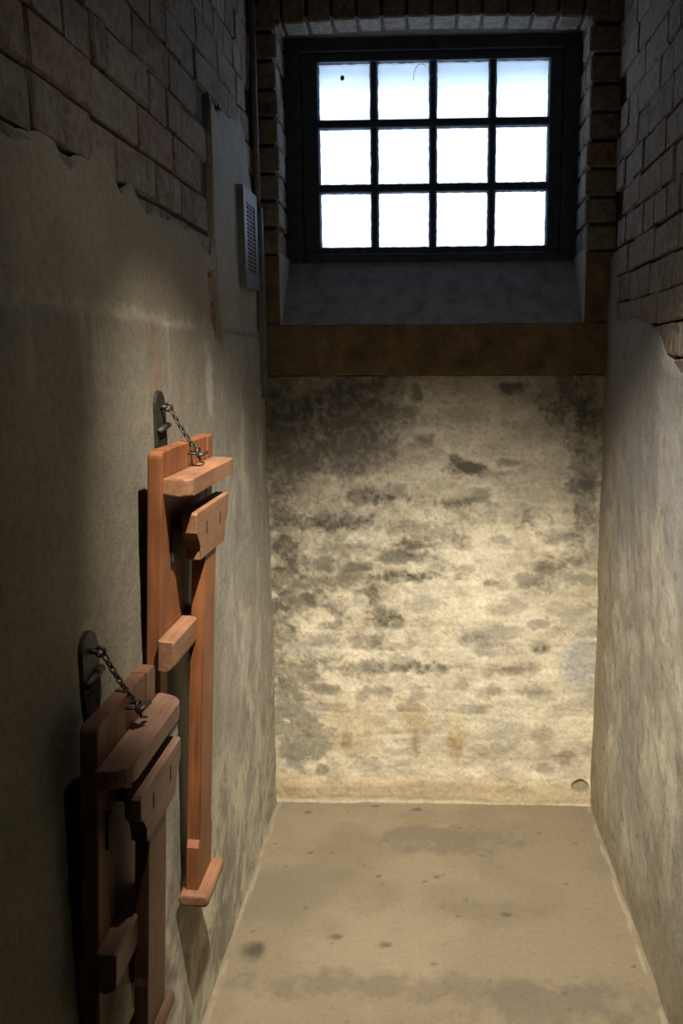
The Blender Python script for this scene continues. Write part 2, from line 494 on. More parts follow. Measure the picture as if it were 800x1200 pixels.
def make_left():
    root = box_obj('wall_left', -A_ - .36, -A_ - TH, Y0 - .1, D + .30, -.1, 3.1, M['mortar'])
    tag(root, 'left cell wall of worn plaster below and bare brick above', 'wall', kind='structure')
    ys = spaced(Y0, D + .02, .010, 1.0); nt = 240
    zt = left_top(ys)
    T = np.linspace(0, 1, nt)
    Y = np.repeat(ys[:, None], nt, 1); Z = -.01 + T[None, :] * (zt[:, None] + .01)
    X = -A_ + (fbm(Y * 2, Z * 2, 41, 3) - .5) * .010 + (fbm(Y * 9, Z * 7, 42, 4) - .5) * .005 + (fbm(Y * 40, Z * 40, 43, 3) - .5) * .0016
    line = 1.765 + (fbm(Y * 12, Z * 0, 44, 4) - .5) * .028
    low = 1 - sstep(-.002, .002, Z - line)
    X = X - (1 - low) * .007
    # lip thins out at the broken upper edge
    edge = np.clip((zt[:, None] - Z) / .03, 0, 1)
    X = X - (1 - edge) * .007
    # knocked-out hole showing two bricks
    hole = (1 - sstep(.030, .046, np.abs(Y - 2.43 + (Z - 1.82) * .25 + (fbm(Z * 30, Y * 30, 45, 3) - .5) * .03))) * (1 - sstep(.082, .096, np.abs(Z - 1.825)))
    X = X - hole * .030
    base = np.ones(Y.shape + (3,)) * np.array((0.270, 0.243, 0.187))
    c = base
    c = mixc(c, (0.225, 0.205, 0.160), .8 * sstep(.42, .70, fbm(Y * 3, Z * 2, 51, 5)))
    c = mixc(c, (0.33, 0.30, 0.238), .6 * sstep(.52, .75, fbm(Y * 7, Z * 3, 52, 5)))
    c = mixc(c, (0.24, 0.175, 0.11), .35 * sstep(.55, .75, fbm(Y * 2.5 + 4, Z * 2.5, 53, 4)))
    # lower coat: greyer
    lo = low * (.5 + .5 * sstep(.3, .6, fbm(Y * 5, Z * 5, 54, 4)))
    c = mixc(c, (0.190, 0.177, 0.142), .75 * lo)
    # crumbling lip along the coat line, light on its edge painted pale, with drips
    drip = fbm(Y * 34, Z * 2.0, 55, 4)
    lipm = np.exp(-np.abs(Z - line - .012) / .009) * sstep(.35, .6, drip)
    c = mixc(c, (0.42, 0.385, 0.31), .6 * lipm)
    c = mixc(c, (0.42, 0.39, 0.31), .5 * sstep(.60, .75, drip) * sstep(1.55, 1.76, Z) * low)
    # far end: pale grey limewash runs
    far = sstep(2.15, 2.6, Y)
    wv = (fbm(Y * 5, Z * 6, 65, 4) - .5) * .22
    run = fbm((Y + wv) * 11, (Z + wv) * 6.0, 56, 6, .65)
    c = mixc(c, (0.36, 0.35, 0.325), .65 * far)
    c = mixc(c, (0.60, 0.565, 0.465), far * .60 * sstep(.42, .76, run) * (1 - .7 * sstep(1.3, 1.7, Z)))
    c = mixc(c, (0.205, 0.185, 0.145), far * .40 * sstep(.44, .76, fbm((Y + wv) * 8 + 7, Z * 3.4, 57, 6, .6)))
    # bottom zone: chalky, mottled
    bot = 1 - sstep(.25, .75, Z + (fbm(Y * 4, Z * 4, 58, 4) - .5) * .5)
    c = mixc(c, (0.53, 0.49, 0.385), .7 * bot * sstep(.34, .66, fbm((Y + wv) * 12, Z * 9, 59, 6, .62)))
    c = mixc(c, (0.17, 0.155, 0.12), .6 * bot * sstep(.60, .75, fbm(Y * 20, Z * 20, 60, 4)))
    # brown streak above and beside the near plates
    c = mixc(c, (0.22, 0.145, 0.085), .5 * blob(Y, Z, 1.86, 1.66, .05, .14, 61))
    c = mixc(c, (0.40, 0.38, 0.32), .6 * blob(Y, Z, 1.40, 1.15, .06, .10, 62))
    c = mixc(c, (0.52, 0.5, 0.45), .5 * blob(Y, Z, 2.32, 1.62, .05, .10, 63))
    # hairline crack at the coat joint near the corner
    c = mixc(c, (0.12, 0.11, 0.09), .7 * (1 - sstep(.001, .006, np.abs(Z - 1.758 + (fbm(Y * 8, Z * 0, 64, 3) - .5) * .012))) * sstep(2.5, 2.55, Y))
    c = mixc(c, (0.27, 0.15, 0.09), .95 * sstep(.4, .9, hole))
    P = np.stack([X, Y, Z], -1)
    # turn the broken upper edge back into the wall
    P = np.concatenate([P, P[:, -1:] * [0, 1, 1] + np.array([-A_ - TH - .01, 0, 0])], 1)
    c = np.concatenate([c, c[:, -1:] * .9], 1)
    grid_obj('plaster_coat', P, c, M['plaster_side'], root)
    # bricks left bare above
    def keep(uc, z, L):
        if uc + L / 2 > D + .02: return False
        if 2.42 < uc < 2.50 and 2.0 < z < 2.36: return False
        zz = min(left_top(np.array([uc - L / 2, uc, uc + L / 2])))
        return z > zz - .06
    lay_bricks(root, -A_ - .012, 1, .55, D, 1.97, 2.98, keep, 5)
    for z in (1.795, 1.868):
        b = bpy.data.objects.new('brick', BQ[0].copy()); C.objects.link(b); b.parent = root
        b.data.materials[0] = M['brick_red']
        b.location = (-A_ - .014, 2.43 - (z - 1.82) * .25, z); b.scale = (1, 1.25, .9)
make_left()

# ------------------------------------------------------------------ RIGHT WALL
def right_top(u):
    z = interp(u, [(-1, 1.62), (1.6, 1.60), (1.95, 1.63), (2.12, 1.655), (2.22, 1.66), (2.30, 1.672), (2.36, 1.69), (2.42, 1.725), (2.47, 1.745), (2.54, 1.762),
                   (2.62, 1.785), (2.74, 1.795), (2.90, 1.80), (2.985, 1.805), (3.0, 1.82), (3.03, 1.99), (3.06, 2.02), (3.2, 2.03)])
    return z + (fbm(u * 24, u * 0 + 1.5, 6, 4) - .5) * .022

def make_right():
    root = box_obj('wall_right', B_ + TH, B_ + .36, Y0 - .1, D + .30, -.1, 3.1, M['mortar'])
    tag(root, 'right cell wall of streaked plaster below and bare brick above', 'wall', kind='structure')
    ys = spaced(Y0, D + .02, .010, 1.4); nt = 210
    zt = right_top(ys)
    T = np.linspace(0, 1, nt)
    Y = np.repeat(ys[:, None], nt, 1); Z = -.01 + T[None, :] * (zt[:, None] + .01)
    d = (fbm(Y * 2, Z * 2, 71, 3) - .5) * .012 + (fbm(Y * 8, Z * 6, 72, 4) - .5) * .008 + (fbm(Y * 34, Z * 20, 73, 3) - .5) * .002
    edge = np.clip((zt[:, None] - Z) / .03, 0, 1)
    X = B_ - d + (1 - edge) * .007
    c = np.ones(Y.shape + (3,)) * np.array((0.37, 0.35, 0.30))
    c = mixc(c, (0.30, 0.285, 0.25), .8 * sstep(.42, .66, fbm(Y * 5, Z * 2, 81, 5)))
    wv = (fbm(Y * 5, Z * 6, 75, 4) - .5) * .22
    run = fbm((Y + wv) * 9, (Z + wv) * 5.0, 82, 6, .65)
    c = mixc(c, (0.60, 0.565, 0.475), .60 * sstep(.42, .76, run))
    c = mixc(c, (0.26, 0.22, 0.155), .5 * sstep(.48, .74, fbm((Y + wv) * 6 + 3, Z * 3.0, 83, 6, .62)))
    # ochre damp along the far corner
    c = mixc(c, (0.30, 0.235, 0.145), .6 * sstep(2.7, 3.05, Y + (fbm(Y * 10, Z * 4, 84, 4) - .5) * .3))
    # blue-grey wash upper zone, darkened further to stand in for weaker lamp light
    up = sstep(.85, 1.45, Z + (fbm(Y * 5, Z * 5, 85, 4) - .5) * .5)
    c = mixc(c, (0.25, 0.25, 0.26), .8 * up)
    c = mixc(c, (0.17, 0.168, 0.165), .55 * up * sstep(.5, .7, fbm(Y * 9, Z * 3, 86, 6)))
    # pale flaking islands
    c = mixc(c, (0.66, 0.61, 0.49), .6 * sstep(.52, .74, fbm((Y + wv) * 7, Z * 4, 87, 6, .6)) * (1 - up))
    bot = 1 - sstep(.06, .28, Z + (fbm(Y * 6, Z * 6, 88, 4) - .5) * .25)
    c = mixc(c, (0.30, 0.255, 0.175), .7 * bot)
    c = mixc(c, (0.20, 0.18, 0.14), .6 * sstep(.66, .76, fbm(Y * 26, Z * 22, 89, 4)))
    P = np.stack([X, Y, Z], -1)
    P = np.concatenate([P, P[:, -1:] * [0, 1, 1] + np.array([B_ + TH + .01, 0, 0])], 1)
    c = np.concatenate([c, c[:, -1:] * .9], 1)
    grid_obj('plaster_coat', P, c, M['plaster_side'], root)
    def keep(uc, z, L):
        if uc + L / 2 > D + .02: return False
        zz = min(right_top(np.array([uc - L / 2, uc, uc + L / 2])))
        return z > zz - .05
    lay_bricks(root, B_ + .004, -1, 1.35, D, 1.63, 2.98, keep, 12)
make_right()

# ------------------------------------------------------------------ BACK WALL
OL, OR_, OT = -0.513, 0.535, 2.79        # window opening: left, right, top
ZB, ZL = 1.620, 1.797                    # lower wall top, ledge top
YW = D + 0.25                            # window plane
ZS = 2.045                               # top of the sloped sill

def bw(px, py):
    """marks measured on the back wall: photo px -> wall metres"""
    L = 313 + (py - 440) * .025; R = 708 - (py - 440) * .035
    return -A_ + (px - L) / (R - L) * 1.2, 1.62 - (py - 440) * .00324

def make_back():
    root = empty('wall_back', (0, D, 0))
    tag(root, 'back cell wall with mouldy cream plaster under the window', 'wall', kind='structure')
    def part(o):
        o.parent = root; o.location = (0, -D, 0); return o
    xs = np.arange(-A_ - .02, B_ + .021, .0055); zs = np.arange(-.01, ZB + .001, .0055)
    X, Z = np.meshgrid(xs, zs, indexing='ij')
    # shallow relief of the masonry ghosting through the plaster
    rowf = Z / HC + (fbm(X * 3, Z * 3, 90, 3) - .5) * .9
    rel = np.abs((rowf % 1) - .5) * 2
    Yv = D + (fbm(X * 2.5, Z * 2.5, 91, 3) - .5) * .016 + (fbm(X * 9, Z * 12, 92, 4) - .5) * .012 + (sstep(.7, 1.0, rel)) * .0012 + (fbm(X * 45, Z * 45, 93, 3) - .5) * .003
    # wall swells out slightly at its foot
    Yv = Yv - .012 * (1 - sstep(.06, .13, Z + (fbm(X * 6, Z * 6, 94, 3) - .5) * .05))
    c = np.ones(X.shape + (3,)) * np.array((0.57, 0.515, 0.395))
    c = mixc(c, (0.43, 0.375, 0.265), .7 * sstep(.42, .66, fbm(X * 4, Z * 5, 101, 5)))
    c = mixc(c, (0.66, 0.60, 0.46), .7 * sstep(.50, .70, fbm(X * 7, Z * 9, 102, 5)))
    # grey damp patches outlined in pale salts, following the courses
    wx = (fbm(X * 8, Z * 8, 109, 4) - .5) * .10; wz = (fbm(X * 8 + 9, Z * 8, 110, 4) - .5) * .07
    g = fbm((X + wx) * 7, (Z + wz) * 9.5, 103, 6, .6)
    c = mixc(c, (0.30, 0.275, 0.225), .30 * sstep(.50, .68, g))
    c = mixc(c, (0.70, 0.645, 0.52), .40 * np.exp(-((g - .525) / .020) ** 2))
    g2 = fbm((X + wx) * 9 + 5, (Z + wz) * 13, 104, 6, .62)
    c = mixc(c, (0.25, 0.215, 0.155), .32 * sstep(.52, .72, g2))
    # mould: thick to the upper left, thinning downwards
    wl = np.clip(.20 + .38 * sstep(.3, 1.5, Z) + .42 * (1 - sstep(-.58, .10, X)), 0, 1)
    mo = fbm((X + wx) * 9, (Z + wz) * 14, 105, 7, .68)
    thr = .68 - .20 * wl
    mg = .3 + .7 * sstep(.38, .58, fbm(X * 55, Z * 55, 121, 4, .7))
    c = mixc(c, (0.28, 0.245, 0.185), .55 * sstep(thr - .09, thr + .03, mo) * sstep(.15, .7, wl))
    c = mixc(c, (0.085, 0.076, 0.060), .6 * mg * sstep(thr - .01, thr + .08, mo) * sstep(.25, .8, wl + .35 * sstep(.4, 1.0, Z)))
    sp = fbm(X * 34, Z * 38, 106, 4, .65)
    c = mixc(c, (0.10, 0.09, 0.07), .6 * sstep(.60, .70, sp) * sstep(.7, 1.3, Z))
    # general grime of the upper third
    c = mixc(c, (0.27, 0.245, 0.195), .70 * sstep(.80, 1.35, Z + (fbm(X * 3, Z * 3, 107, 4) - .5) * .5))
    # damp and mould sitting course by course: rounded patches with salt rims
    N1 = (fbm(X * 20, Z * 24, 122, 5, .62) - .5)
    q = random.Random(77)
    z = .13
    while z < 1.60:
        xx = -A_ + q.uniform(-.05, .05)
        while xx < B_:
            rx = q.uniform(.025, .085); rz = q.uniform(.018, .036)
            cx = xx + rx; cz = z + q.uniform(-.022, .022)
            xx += 2 * rx + q.uniform(.01, .09)
            hgt = min(1, max(0, (z - .35) / 1.1)); lft = 1 - min(1, max(0, (cx + .58) / .75))
            if q.random() > .50 + .25 * hgt + .25 * lft: continue
            dk = min(1, q.random() ** 1.7 * (.35 + .75 * hgt + .45 * lft))
            a = np.array((.33, .305, .25)); b = np.array((.070, .063, .050))
            col = tuple(a * (1 - dk) + b * dk)
            i0, i1 = np.searchsorted(xs, [cx - 2.2 * rx, cx + 2.2 * rx]); k0, k1 = np.searchsorted(zs, [cz - 2.4 * rz, cz + 2.4 * rz])
            if i1 - i0 < 3 or k1 - k0 < 3: continue
            sl = (slice(i0, i1), slice(k0, k1))
            d = (np.abs((X[sl] - cx) / rx) ** 2.6 + np.abs((Z[sl] - cz) / rz) ** 2.6) ** (1 / 2.6) + N1[sl] * 2.0
            m = (1 - sstep(.45, 1.10, d)) * (.72 + .28 * dk) * q.uniform(.65, 1.0)
            rim = np.exp(-((d - 1.25) / .16) ** 2) * .35 * (1 - .7 * hgt)
            c[sl] = mixc(mixc(c[sl], (.72, .67, .54), rim), col, m)
        z += q.uniform(.072, .094)
    grain = .55 + .45 * sstep(.36, .60, fbm(X * 60, Z * 60, 120, 4, .7))
    def mark(px, py, rx, ry, col, a, seed, rough=.6, fr=18):
        nonlocal c
        cx, cz = bw(px, py)
        c = mixc(c, col, min(1, a * 1.15) * grain * blob(X, Z, cx, cz, rx * 1.30, ry * 1.30, seed, rough * 1.15, fr))
    dark = (0.075, 0.068, 0.056)
    mark(392, 487, .24, .15, (.075, .07, .062), .95, 201, .45); mark(425, 485, .09, .15, dark, .9, 202, .4); mark(380, 530, .20, .07, (.09, .082, .07), .8, 203)
    mark(440, 572, .10, .028, dark, .9, 204, .9, 30); mark(410, 603, .12, .026, dark, .85, 205, .9, 30); mark(380, 606, .07, .03, dark, .7, 206, .9, 30)
    mark(485, 632, .05, .025, dark, .8, 207, .9, 30); mark(480, 665, .10, .016, dark, .8, 208, .9, 34); mark(410, 660, .06, .05, (.16, .14, .11), .7, 209, .9, 30)
    mark(455, 716, .05, .032, (.10, .09, .06), .95, 210, .8, 30); mark(440, 690, .022, .05, (.12, .10, .07), .8, 211, .8, 30); mark(445, 745, .022, .03, (.15, .13, .09), .8, 212, .8, 30)
    mark(533, 580, .06, .018, dark, .75, 213, .9, 34); mark(567, 548, .04, .02, dark, .5, 214, .9, 34); mark(668, 465, .08, .09, dark, .7, 215, 1.0, 26); mark(685, 540, .04, .22, dark, .65, 216, 1.1, 24)
    mark(640, 660, .03, .04, (.16, .14, .1), .7, 217, .8, 30); mark(332, 600, .045, .45, (.10, .09, .07), .85, 218, 1.1, 22); mark(345, 810, .07, .30, (.22, .2, .155), .8, 219, 1.2, 22)
    mark(553, 737, .055, .035, (.22, .21, .18), .9, 220); mark(585, 748, .06, .03, (.26, .24, .19), .75, 221); mark(633, 750, .034, .024, (.13, .12, .09), .9, 222)
    mark(676, 765, .055, .09, (.36, .36, .35), .85, 223, .35); mark(600, 775, .10, .03, (.25, .22, .165), .75, 224); mark(490, 773, .12, .020, (.16, .145, .11), .85, 225, .9, 34)
    mark(415, 775, .09, .022, (.18, .165, .125), .75, 226, .8, 30); mark(540, 800, .02, .045, (.30, .28, .22), .7, 227); mark(620, 800, .05, .022, (.27, .24, .18), .7, 228)
    mark(536, 850, .032, .085, (.36, .25, .12), .8, 229, .5); mark(485, 830, .05, .07, (.40, .30, .17), .65, 230, .6); mark(488, 868, .016, .05, (.27, .20, .11), .7, 231)
    mark(408, 865, .016, .035, (.24, .17, .09), .8, 232); mark(420, 845, .09, .10, (.42, .33, .2), .55, 233); mark(365, 865, .07, .07, (.24, .22, .17), .7, 234, 1.0, 26)
    mark(660, 880, .03, .035, (.26, .22, .15), .75, 235); mark(590, 850, .06, .09, (.40, .37, .30), .6, 236, .5); mark(635, 870, .035, .08, (.36, .32, .24), .6, 237)
    mark(350, 750, .05, .025, (.30, .29, .26), .7, 238); mark(385, 745, .04, .03, (.24, .22, .18), .7, 239)
    for (px, py, rx, rz, sd) in ((390, 755, .10, .02, 240), (540, 830, .03, .06, 241), (470, 900, .16, .02, 242), (610, 830, .09, .03, 243), (560, 690, .12, .04, 244), (440, 620, .1, .02, 245), (560, 640, .12, .03, 246)):
        mark(px, py, rx, rz, (.70, .65, .52), .5, sd, .9, 22)
    # tan splash zone at the foot
    foot = 1 - sstep(.05, .14, Z + (fbm(X * 7, Z * 7, 108, 4) - .5) * .07)
    c = mixc(c, (0.42, 0.33, 0.205), .75 * foot)
    c = mixc(c, (0.62, 0.56, 0.43), .7 * (1 - sstep(.003, .016, Z)))
    # chipped hollow low on the right
    cx, cz = bw(679, 917)
    dch = np.sqrt(((X - cx) / .030) ** 2 + ((Z - cz) / .025) ** 2) + (fbm(X * 40, Z * 40, 250, 3) - .5) * .5
    ch = 1 - sstep(.82, .98, dch)
    Yv = Yv + ch * .012
    c = mixc(c, (0.22, 0.195, 0.14), .9 * ch)
    c = mixc(c, (0.14, 0.12, 0.085), .45 * (sstep(.68, .84, dch) - sstep(1.0, 1.12, dch)))
    part(grid_obj('plaster_coat', np.stack([X, Yv, Z], -1)[:, ::-1], c[:, ::-1], M['plaster_back']))
    # solid core under the window and around it
    part(box_obj('core', -A_ - .3, B_ + .3, D + .03, D + .34, -.1, ZL - .02, M['mortar']))
    part(box_obj('pier_core', -A_ - .3, OL - .012, D + .014, D + .34, ZL - .02, 3.1, M['mortar']))
    part(box_obj('pier_core', OR_ + .012, B_ + .3, D + .014, D + .34, ZL - .02, 3.1, M['mortar']))
    part(box_obj('lintel_core', OL - .012, OR_ + .012, D + .02, D + .34, OT + .012, 3.1, M['dark_wall']))
    # ochre ledge beam
    bm = bmesh.new()
    n = 60
    for i in range(n + 1):
        pass
    add_box(bm, -A_ - .01, B_ + .01, D - .012, D + .06, ZB, ZL, .006, 2)
    bmesh.ops.subdivide_edges(bm, edges=[ed for ed in bm.edges if abs((ed.verts[0].co - ed.verts[1].co).x) > .3], cuts=50)
    for v in bm.verts:
        v.co.y += (float(fbm(v.co.x * 9, v.co.z * 9, 7, 3)) - .5) * .006
        v.co.z += (float(fbm(v.co.x * 11, v.co.y * 9 + 3, 8, 3)) - .5) * .006
    part(bm_obj('ledge_beam', bm, M['ochre']))
    # sloped sill (wedge)
    bm = bmesh.new()
    prism(bm, [(D + .004, ZL - .02), (D + .004, ZL), (D + .235, ZS), (D + .30, ZS + .004), (D + .30, ZL - .02)], 'x', OL - .004, OR_ + .004)
    bmesh.ops.subdivide_edges(bm, edges=[ed for ed in bm.edges if abs((ed.verts[0].co - ed.verts[1].co).x) > .3], cuts=40)
    for v in bm.verts:
        if v.co.z > ZL - .01: v.co.z += (float(fbm(v.co.x * 8, v.co.y * 20, 9, 4)) - .5) * .010
    part(bm_obj('sloped_sill', bm, M['sill']))
    # plastered pier feet: ochre front, pale reveal
    for nm, x0, x1, xr in (('l', -A_ - .02, OL - .004, OL), ('r', OR_ + .004, B_ + .02, OR_)):
        part(box_obj('pier_foot', x0, x1, D - .004, D + .06, ZL, ZS - .01, M['ochre'], None, .006, 2))
        s = .012 if nm == 'l' else -.012
        part(box_obj('reveal_plaster', xr, xr - s, D, D + .24, ZL - .01, ZS + .0, M['pale'], None, .003))
    # corner bricks of the window jambs, course by course
    q = random.Random(31)
    z = ZS + .035
    row = 0
    while z < 3.0:
        for s in (-1, 1):
            if z > OT + .02 : continue
            edge = OL if s < 0 else OR_
            wall = -A_ if s < 0 else B_
            w = abs(wall - edge) + .02
            jit = q.uniform(-.004, .007)
            x_in = edge - s * jit
            xo = x_in + s * w
            dep = .118 if row % 2 else .10
            bm = bmesh.new()
            add_box(bm, min(x_in, xo), max(x_in, xo), D + q.uniform(-.004, .004), D + dep, z - .039 + q.uniform(-.002, .002), z + .039, .005, 1)
            for v in bm.verts: v.co += Vector((q.uniform(-.0015, .0015), q.uniform(-.0015, .0015), q.uniform(-.0015, .0015)))
            part(bm_obj('brick', bm, M['brick']))
            bm = bmesh.new()
            x_in = edge - s * (q.uniform(-.006, .003) - .004)
            add_box(bm, min(x_in, x_in + s * .05), max(x_in, x_in + s * .05), D + dep + .010, D + .245, z - .038, z + .038, .005, 1)
            part(bm_obj('brick', bm, M['brick']))
        z += HC; row += 1
    # soldier course over the opening
    nb = 14
    wdt = (OR_ - OL + .12) / nb
    for i in range(nb):
        xc = OL - .06 + (i + .5) * wdt
        rise = .02 * (1 - ((xc - .01) / .6) ** 2)
        bm = bmesh.new()
        add_box(bm, xc - wdt / 2 + .005, xc + wdt / 2 - .005, D + q.uniform(-.003, .004), D + .12, OT - .02 + rise, OT + .21, .005, 1)
        part(bm_obj('brick', bm, M['brick']))
make_back()

# closing walls the camera does not see
tag(box_obj('ceiling', -A_ - .3, B_ + .3, Y0 - .1, D + .30, 3.0, 3.15, M['ceiling']), 'dim limewashed ceiling of the cell', 'ceiling', kind='structure')
tag(box_obj('wall_front', -A_ - .3, B_ + .3, Y0 - .15, Y0, -.1, 3.1, M['dark_wall']), 'plain dark wall at the near end of the cell', 'wall', kind='structure')

# ------------------------------------------------------------------ WINDOW
def make_window():
    root = empty('window_1', (0, YW, ZS))
    tag(root, 'barred twelve-pane window of bright frosted glass in a dark frame', 'window', kind='structure')
    def part(o, p=None):
        o.parent = p or root
        o.location = (0, -YW, -ZS) if not p else (0, 0, 0)
        return o
    x0, x1, z0, z1 = -.398, .432, 2.086, 2.728
    # outer frame
    for a in ((OL - .01, OL + .052, ZS - .02, OT + .02), (OR_ - .052, OR_ + .01, ZS - .02, OT + .02)):
        part(box_obj('frame_post', a[0], a[1], YW - .03, YW + .06, a[2], a[3], M['frame'], None, .004))
    part(box_obj('frame_head', OL + .052, OR_ - .052, YW - .03, YW + .06, z1 + .03, OT + .02, M['frame'], None, .004))
    part(box_obj('frame_sill', OL + .052, OR_ - .052, YW - .03, YW + .06, ZS - .02, z0 - .022, M['frame'], None, .004))
    # sash
    part(box_obj('sash_stile', OL + .052, x0, YW - .018, YW + .035, z0 - .022, z1 + .03, M['frame'], None, .004))
    part(box_obj('sash_stile', x1, OR_ - .052, YW - .018, YW + .035, z0 - .022, z1 + .03, M['frame'], None, .004))
    part(box_obj('sash_rail', x0, x1, YW - .018, YW + .035, z1, z1 + .03, M['frame'], None, .003))
    part(box_obj('sash_rail', x0, x1, YW - .018, YW + .035, z0 - .022, z0, M['frame'], None, .003))
    W = (x1 - x0); Hh = z1 - z0
    bw_, bh_ = .025, .029
    cw = (W - 3 * bw_) / 4; rh = (Hh - 2 * bh_) / 3
    for i in range(3):
        a = x0 + (i + 1) * cw + i * bw_
        part(box_obj('muntin', a, a + bw_, YW - .012, YW + .026, z0, z1, M['frame'], None, .004))
    for j in range(2):
        b = z0 + (j + 1) * rh + j * bh_
        part(box_obj('crossbar', x0, x1, YW - .015, YW + .022, b, b + bh_, M['frame'], None, .004))
    for i in range(4):
        for j in range(3):
            a = x0 + i * (cw + bw_); b = z0 + j * (rh + bh_)
            g = part(box_obj('pane', a - .003, a + cw + .003, YW + .004, YW + .008, b - .003, b + rh + .003, M['glass']))
            # ragged putty bead round each pane
            bm = bmesh.new(); q = random.Random(i * 7 + j)
            ring = []
            per = []
            for k in range(14): per.append((a + cw * k / 14, b))
            for k in range(14): per.append((a + cw, b + rh * k / 14))
            for k in range(14): per.append((a + cw - cw * k / 14, b + rh))
            for k in range(14): per.append((a, b + rh - rh * k / 14))
            mx, mz = a + cw / 2, b + rh / 2
            o_, i_, f_ = [], [], []
            for (px, pz) in per:
                w = .0030 + q.uniform(-.0012, .0014)
                ix = mx + (px - mx) * (1 - w / (cw / 2)); iz = mz + (pz - mz) * (1 - w / (rh / 2))
                o_.append(bm.verts.new((mx + (px - mx) * 1.02, YW + .0035, mz + (pz - mz) * 1.02)))
                f_.append(bm.verts.new((mx + (px - mx) * 1.005, YW - .005, mz + (pz - mz) * 1.005)))
                i_.append(bm.verts.new((ix, YW + .0035, iz)))
            n = len(per)
            for k in range(n):
                k2 = (k + 1) % n
                bm.faces.new((f_[k], f_[k2], i_[k2], i_[k])); bm.faces.new((o_[k], o_[k2], f_[k2], f_[k])); bm.faces.new((i_[k], i_[k2], o_[k2], o_[k]))
            part(bm_obj('putty_bead', bm, M['frame']), g)
    # a bent wire strand hanging by the second pane, a small dirt spot on the first
    bm = bmesh.new()
    a = x0 + 2 * cw + bw_
    pts = [(a - .006 + .0, YW - .004, z1 - .035)]
    pts = [(a - .030 - .028 * math.sin(s), YW - .004, z1 - .008 - .05 * (1 - math.cos(s))) for s in np.linspace(-.6, 1.7, 12)]
    add_tube(bm, pts, .0009, 6)
    part(bm_obj('wire_strand', bm, M['iron']))
    bm = bmesh.new()
    bmesh.ops.create_icosphere(bm, subdivisions=2, radius=.008, matrix=Matrix.Translation((x0 + .087, YW + .003, z1 - .048)) @ Matrix.Diagonal((1, .2, 1.2, 1)))
    part(bm_obj('paint_drip', bm, M['grey_metal'], None, True))
    bm = bmesh.new()
    bmesh.ops.create_icosphere(bm, subdivisions=2, radius=.008, matrix=Matrix.Translation((a + .008, YW - .012, z1 - .045)) @ Matrix.Diagonal((1.1, .8, 1.4, 1)))
    part(bm_obj('latch_knob', bm, M['frame'], None, True))
make_window()

# ------------------------------------------------------------------ FOLDING UNITS
def rounded_rect(y0, y1, z0, z1, r):
    return arc(y1 - r, z1 - r, r, 0, 90, 4) + arc(y0 + r, z1 - r, r, 90, 180, 4) + arc(y0 + r, z0 + r, r, 180, 270, 4) + arc(y1 - r, z0 + r, r, 270, 360, 4)

